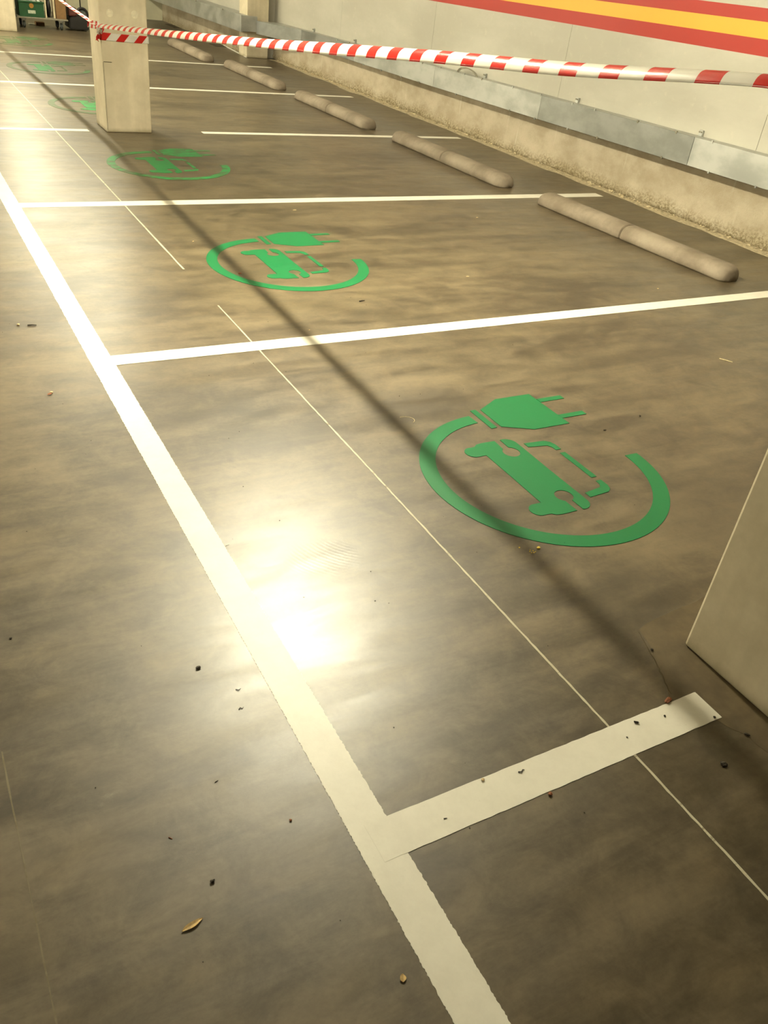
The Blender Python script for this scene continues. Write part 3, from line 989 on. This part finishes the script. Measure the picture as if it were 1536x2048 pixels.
def wheel(cx, cy, cz, r, w):
    bm = bmesh.new()
    n = 28
    prof = [(r * .62, -w), (r * .95, -w), (r, -w * .6), (r, w * .6), (r * .95, w), (r * .62, w)]
    R = []
    for i in range(n):
        a = 2 * PI * i / n
        R.append([bm.verts.new((cx + rr * math.cos(a), cy + ww, cz + rr * math.sin(a))) for rr, ww in prof])
    for i in range(n):
        for k in range(6):
            bm.faces.new((R[i][k], R[i][(k + 1) % 6], R[(i + 1) % n][(k + 1) % 6], R[(i + 1) % n][k]))
    bmesh.ops.recalc_face_normals(bm, faces=bm.faces)
    return bm
wl = obj('tyre', wheel(3.355, 16.66, 0.255, 0.100, 0.022), M['black'], mc, smooth=True)
obj('rim', cyl(bmesh.new(), (3.355, 16.648, 0.255), (3.355, 16.672, 0.255), 0.062, 18), M['rubber'], wl, world=False)
obj('handle_bar', tube(bmesh.new(), [(3.16, 16.98, 0.30), (3.14, 17.10, 0.80), (3.30, 17.12, 0.85), (3.42, 17.10, 0.80), (3.40, 16.98, 0.16)], 0.011, 8), M['black'], mc, smooth=True)


# ------------------------------------------------------------------ lamps
def lamp(x, y, tmat, label, group):
    r = thing('strip_lamp', label, 'lamp', (x, y, LAMP_Z), 0, group)
    obj('lamp_body', bx(-0.045, 0.045, -0.78, 0.78, 0.046, 0.085, bev=0.006), M['housing'], r, world=False)
    for s in (-1, 1):
        obj('end_cap', bx(-0.03, 0.03, s * 0.74 - 0.012, s * 0.74 + 0.012, 0.030, 0.050, bev=0.004), M['housing'], r, world=False)
    for s in (-0.5, 0.5):
        obj('hanger', cyl(bmesh.new(), (0, s, 0.07), (0, s, CZ - LAMP_Z), 0.006, 8), M['housing'], r, world=False)
    for dx in (0.0,):
        obj('tube', cyl(bmesh.new(), (dx, -0.755, 0.0), (dx, 0.755, 0.0), 0.031, 20), tmat, r, smooth=True, world=False)
    return r


for y, tm in ((4.15, 'tube'), (9.85, 'tube3'), (14.8, 'tube3')):
    lamp(1.975, y, M[tm], {'4.15': 'strip lamp over the bays nearest the viewer', '9.85': 'strip lamp over the bays just past the taped pillar', '14.8': 'farthest strip lamp over the bays'}[str(y)], 'strip lamps over the bays')
for y in (6.5, 12.5, 18.2):
    lamp(-4.2, y, M['tube2'], {6.5: 'nearest strip lamp hanging beyond the aisle on the left', 12.5: 'middle strip lamp hanging beyond the aisle on the left', 18.2: 'farthest strip lamp hanging beyond the aisle on the left'}[y], 'strip lamps beyond the aisle')


# ------------------------------------------------------------------ litter on the floor
def leaf_mesh(L, W, curl=0.15, tip=0.12, n=12):
    bm = bmesh.new()
    rows = []
    for i in range(n + 1):
        t = i / n
        w = W * (math.sin(PI * min(1, t * 0.96 + 0.02)) ** 0.8) * (1 - 0.25 * t)
        wob = 0.06 * W * math.sin(9 * t)
        rows.append([bm.verts.new((L * (t - 0.5), s * w + wob, 0.0004 + abs(s) * W * curl + 0.0015 * math.sin(3 * t) * (1 if L > .02 else .3))) for s in (-1, -0.5, 0, 0.5, 1)])
    for i in range(n):
        for k in range(4):
            bm.faces.new((rows[i][k], rows[i][k + 1], rows[i + 1][k + 1], rows[i + 1][k]))
    return bm


def put_leaf(name, x, y, L, W, rz, mat, label, cat='leaf', group=None):
    o = obj(name, leaf_mesh(L, W), mat, smooth=False)
    md = o.modifiers.new('thickness', 'SOLIDIFY'); md.thickness = 0.0006
    o.location = (x, y, 0.0010); o.rotation_euler = (0, 0, rz)
    return tag(o, label, cat, group)


def crumb(x, y, s, mat, label, cat='grit', z=0.0, st=(1, 1, .6), name='grit_crumb', rz=0.0, group=None):
    bm = bmesh.new()
    bmesh.ops.create_icosphere(bm, subdivisions=2, radius=1)
    sd = Vector((x * 13, y * 17, 0))
    for v in bm.verts:
        k = 1 + 0.45 * noise.noise(v.co * 1.8 + sd)
        v.co = Vector((v.co.x * k * s * st[0], v.co.y * k * s * st[1], v.co.z * k * s * st[2]))
    mz = min(v.co.z for v in bm.verts)
    for v in bm.verts: v.co.z -= mz
    o = obj(name, bm, mat)
    o.location = (x, y, z); o.rotation_euler = (0, 0, rz)
    return tag(o, label, cat, group)


def twig(x, y, pts, r, mat, label, cat='twig', z=0.0, name='twig'):
    bm = tube(bmesh.new(), [(a, b, c + r) for a, b, c in pts], lambda t: r * (1 - 0.4 * t), 6)
    o = obj(name, bm, mat)
    o.location = (x, y, z)
    return tag(o, label, cat)


put_leaf('dry_leaf', 0.246, 0.876, 0.046, 0.0068, 0.20, M['leaf'], 'long tan dry leaf lying alone near the bottom of the floor')
put_leaf('dry_leaf', 0.571, 0.611, 0.016, 0.007, 1.1, M['leaf'], 'small round tan leaf left of the broad line at the bottom')
for (x, y, s, rz, lab) in ((2.547, 5.72, .030, .2, 'pale leaf scrap just in front of the third bay line'),
                           (1.589, 5.096, .018, .9, 'tiny pale leaf scrap left of the second green symbol'),
                           (3.06, 4.176, .024, .1, 'pale leaf scrap right of the second green symbol'),
                           (4.273, 3.73, .020, .5, 'pale leaf scrap between the second bay line and the nearest wheel stop'),
                           (3.953, 5.40, .024, .2, 'dull tan leaf scrap in the bay, left of the nearest wheel stop'),
                           (1.715, 3.60, .012, .7, 'tiny tan scrap touching the second bay line')):
    put_leaf('leaf_scrap', x, y, s, s * 0.28, rz, M['leafpale'], lab, 'leaf')
put_leaf('leaf_scrap', 0.402, 3.22, .022, .007, .6, M['brownbit'], 'crumpled reddish brown leaf left of the broad aisle line', 'leaf')
crumb(0.411, 3.235, 0.005, M['leafpale'], 'pale crumb against the crumpled reddish leaf', st=(1.4, 1, .5))
crumb(0.471, 1.537, 0.0056, M['dark'], 'dark oval pebble on bare floor left of the glare', 'pebble', st=(1.25, .85, .6), name='pebble', rz=0.2)
twig(0.541, 1.425, [(-.006, .004, 0), (0, -.002, .001), (.007, .003, 0)], 0.0011, M['dark'], 'tiny dark V-shaped twig by the broad line, the upper of two')
twig(0.524, 1.364, [(-.005, -.002, 0), (0, .002, .001), (.004, -.003, 0), (.008, .001, 0)], 0.0012, M['dark'], 'tiny dark crooked twig by the broad line, the lower of two')
crumb(0.310, 0.947, 0.0046, M['dark'], 'dark crumb just above the long tan leaf', st=(1.1, .8, .6), rz=.4)
twig(0.398, 1.178, [(-.004, -.001, 0), (.004, .001, 0)], 0.0011, M['dark'], 'tiny dark fibre above the dark crumb')
twig(0.262, 1.078, [(-.003, .004, 0), (.003, -.003, 0)], 0.0011, M['brownbit'], 'tiny brown fibre left of the dark crumb')
twig(1.077, 0.914, [(-.010, .001, 0), (-.003, -.003, .001), (.004, .002, 0), (.008, .0, 0)], 0.0016, M['dark'], 'dark curled scrap in the middle of the short bay line', z=.0012)
crumb(1.459, 0.918, 0.0048, M['dark'], 'dark seed on the short bay line near its pillar end', z=.0012, st=(1.5, .7, .6), name='seed', rz=-.6, cat='seed')
crumb(1.576, 0.720, 0.0090, M['dark'], 'dark flake on the floor right of the short bay line', st=(1.1, .7, .5), rz=-1.0)
crumb(1.601, 0.943, 0.0105, M['brownbit'], 'dark red crumb at the corner of the short bay line', st=(1.4, .7, .4), rz=.3)
crumb(1.100, 0.831, 0.0050, M['brownbit'], 'reddish crumb on the lower edge of the short bay line', z=.0005)
twig(0.833, 0.877, [(-.004, .001, 0), (.004, -.001, 0)], 0.0011, M['dark'], 'tiny dark fibre on the short bay line near the aisle line', z=.0012)
crumb(0.973, 0.931, 0.0042, M['leafpale'], 'pale brown crumb on the upper edge of the short bay line', z=.0015)
crumb(1.55, 0.905, 0.003, M['dark'], 'tiny dark dot on the short bay line beside its ragged end', z=.0012)
crumb(1.40, 0.89, 0.0022, M['dark'], 'tiny dark speck on the short bay line below the seed', z=.0012)
crumb(1.678, 0.846, 0.0040, M['dark'], 'dark grain at the lower corner of the ragged line end', z=.0012)
crumb(1.715, 0.765, 0.0060, M['dark'], 'elongated dark grain on the patch by the near pillar', z=.001, st=(1.4, .6, .5), rz=-.9)
crumb(1.705, 1.115, 0.0045, M['dark'], 'dark grain touching the far corner of the near pillar', z=.001)
twig(2.181, 3.919, [(-.020, -.002, 0), (0, .001, .001), (.016, .004, 0)], 0.0035, M['dark'], 'short dark stick below the second green symbol')
crumb(1.668, 4.477, 0.010, M['brownbit'], 'brown smudge-like crumb inside the second green symbol', st=(1.2, .8, .2), z=.0002)
twig(0.455, 3.948, [(-.02, .003, 0), (0, 0, .001), (.018, -.004, 0)], 0.003, M['dark'], 'dark splinter at the left edge beside a pale crumb')
crumb(0.397, 3.967, 0.0065, M['leafpale'], 'pale crumb at the left edge beside a dark splinter')
twig(3.771, 2.693, [(-.018, .030, 0), (0, .0, .001), (.020, -.028, 0)], 0.0025, M['straw'], 'pale straw lying in the front bay near the right edge', 'straw', name='straw_piece')
crumb(0.054, 1.825, 0.0032, M['dark'], 'tiny dark dot at the far left of the floor')
crumb(0.512, 1.015, 0.0032, M['brownbit'], 'tiny red crumb left of the broad line near the bottom')
twig(0.722, 2.019, [(-.006, -.001, 0), (.006, .002, 0)], 0.001, M['dark'], 'tiny dark fibre lying on the edge of the broad line in the glare', z=.0016)
crumb(1.693, 1.652, 0.0060, M['ychip'], 'bright yellow chip below the nearest green symbol', st=(1.2, .9, .6), name='paint_chip', cat='chip')
for j, (dx, dy) in enumerate(((-.006, .004), (0, .010), (.008, .004), (.004, -.006), (-.004, -.004), (.012, -.004))):
    crumb(1.658 + dx, 1.643 + dy, 0.0022, M['ychip'], 'tiny yellow crumb in the scattered cluster below the nearest green symbol', name='paint_chip', cat='chip', group='scattered yellow crumbs')
crumb(1.631, 1.678, 0.0028, M['ychip'], 'lone pale yellow crumb left of the scattered cluster', name='paint_chip', cat='chip')
crumb(2.789, 2.320, 0.0048, M['dark'], 'dark dot above the right end of the green ring')
crumb(2.526, 2.262, 0.0060, M['dark'], 'dark brown fleck right of the green plug', st=(1.3, .7, .3))
cv = []
for i in range(14):
    a = -0.9 + 2.6 * i / 13
    cv.append((0.045 * math.cos(a) - .01, 0.032 * math.sin(a), 0))
twig(1.715, 2.600, cv, 0.0012, M['straw'], 'curled pale fibre left of the nearest green plug', 'fibre', name='curled_fibre')
# unremarkable specks that nothing tells apart
for j in range(70):
    x, y = random.uniform(-0.2, 3.2), random.uniform(0.5, 4.0)
    if y > 1.2 and abs(x - 0.35 * y) > 2.0: continue
    crumb(x, y, random.uniform(0.0010, 0.0020), M['dark'], 'dark speck of grit scattered on the floor', group='loose dark specks', z=.0, name='grit_speck')
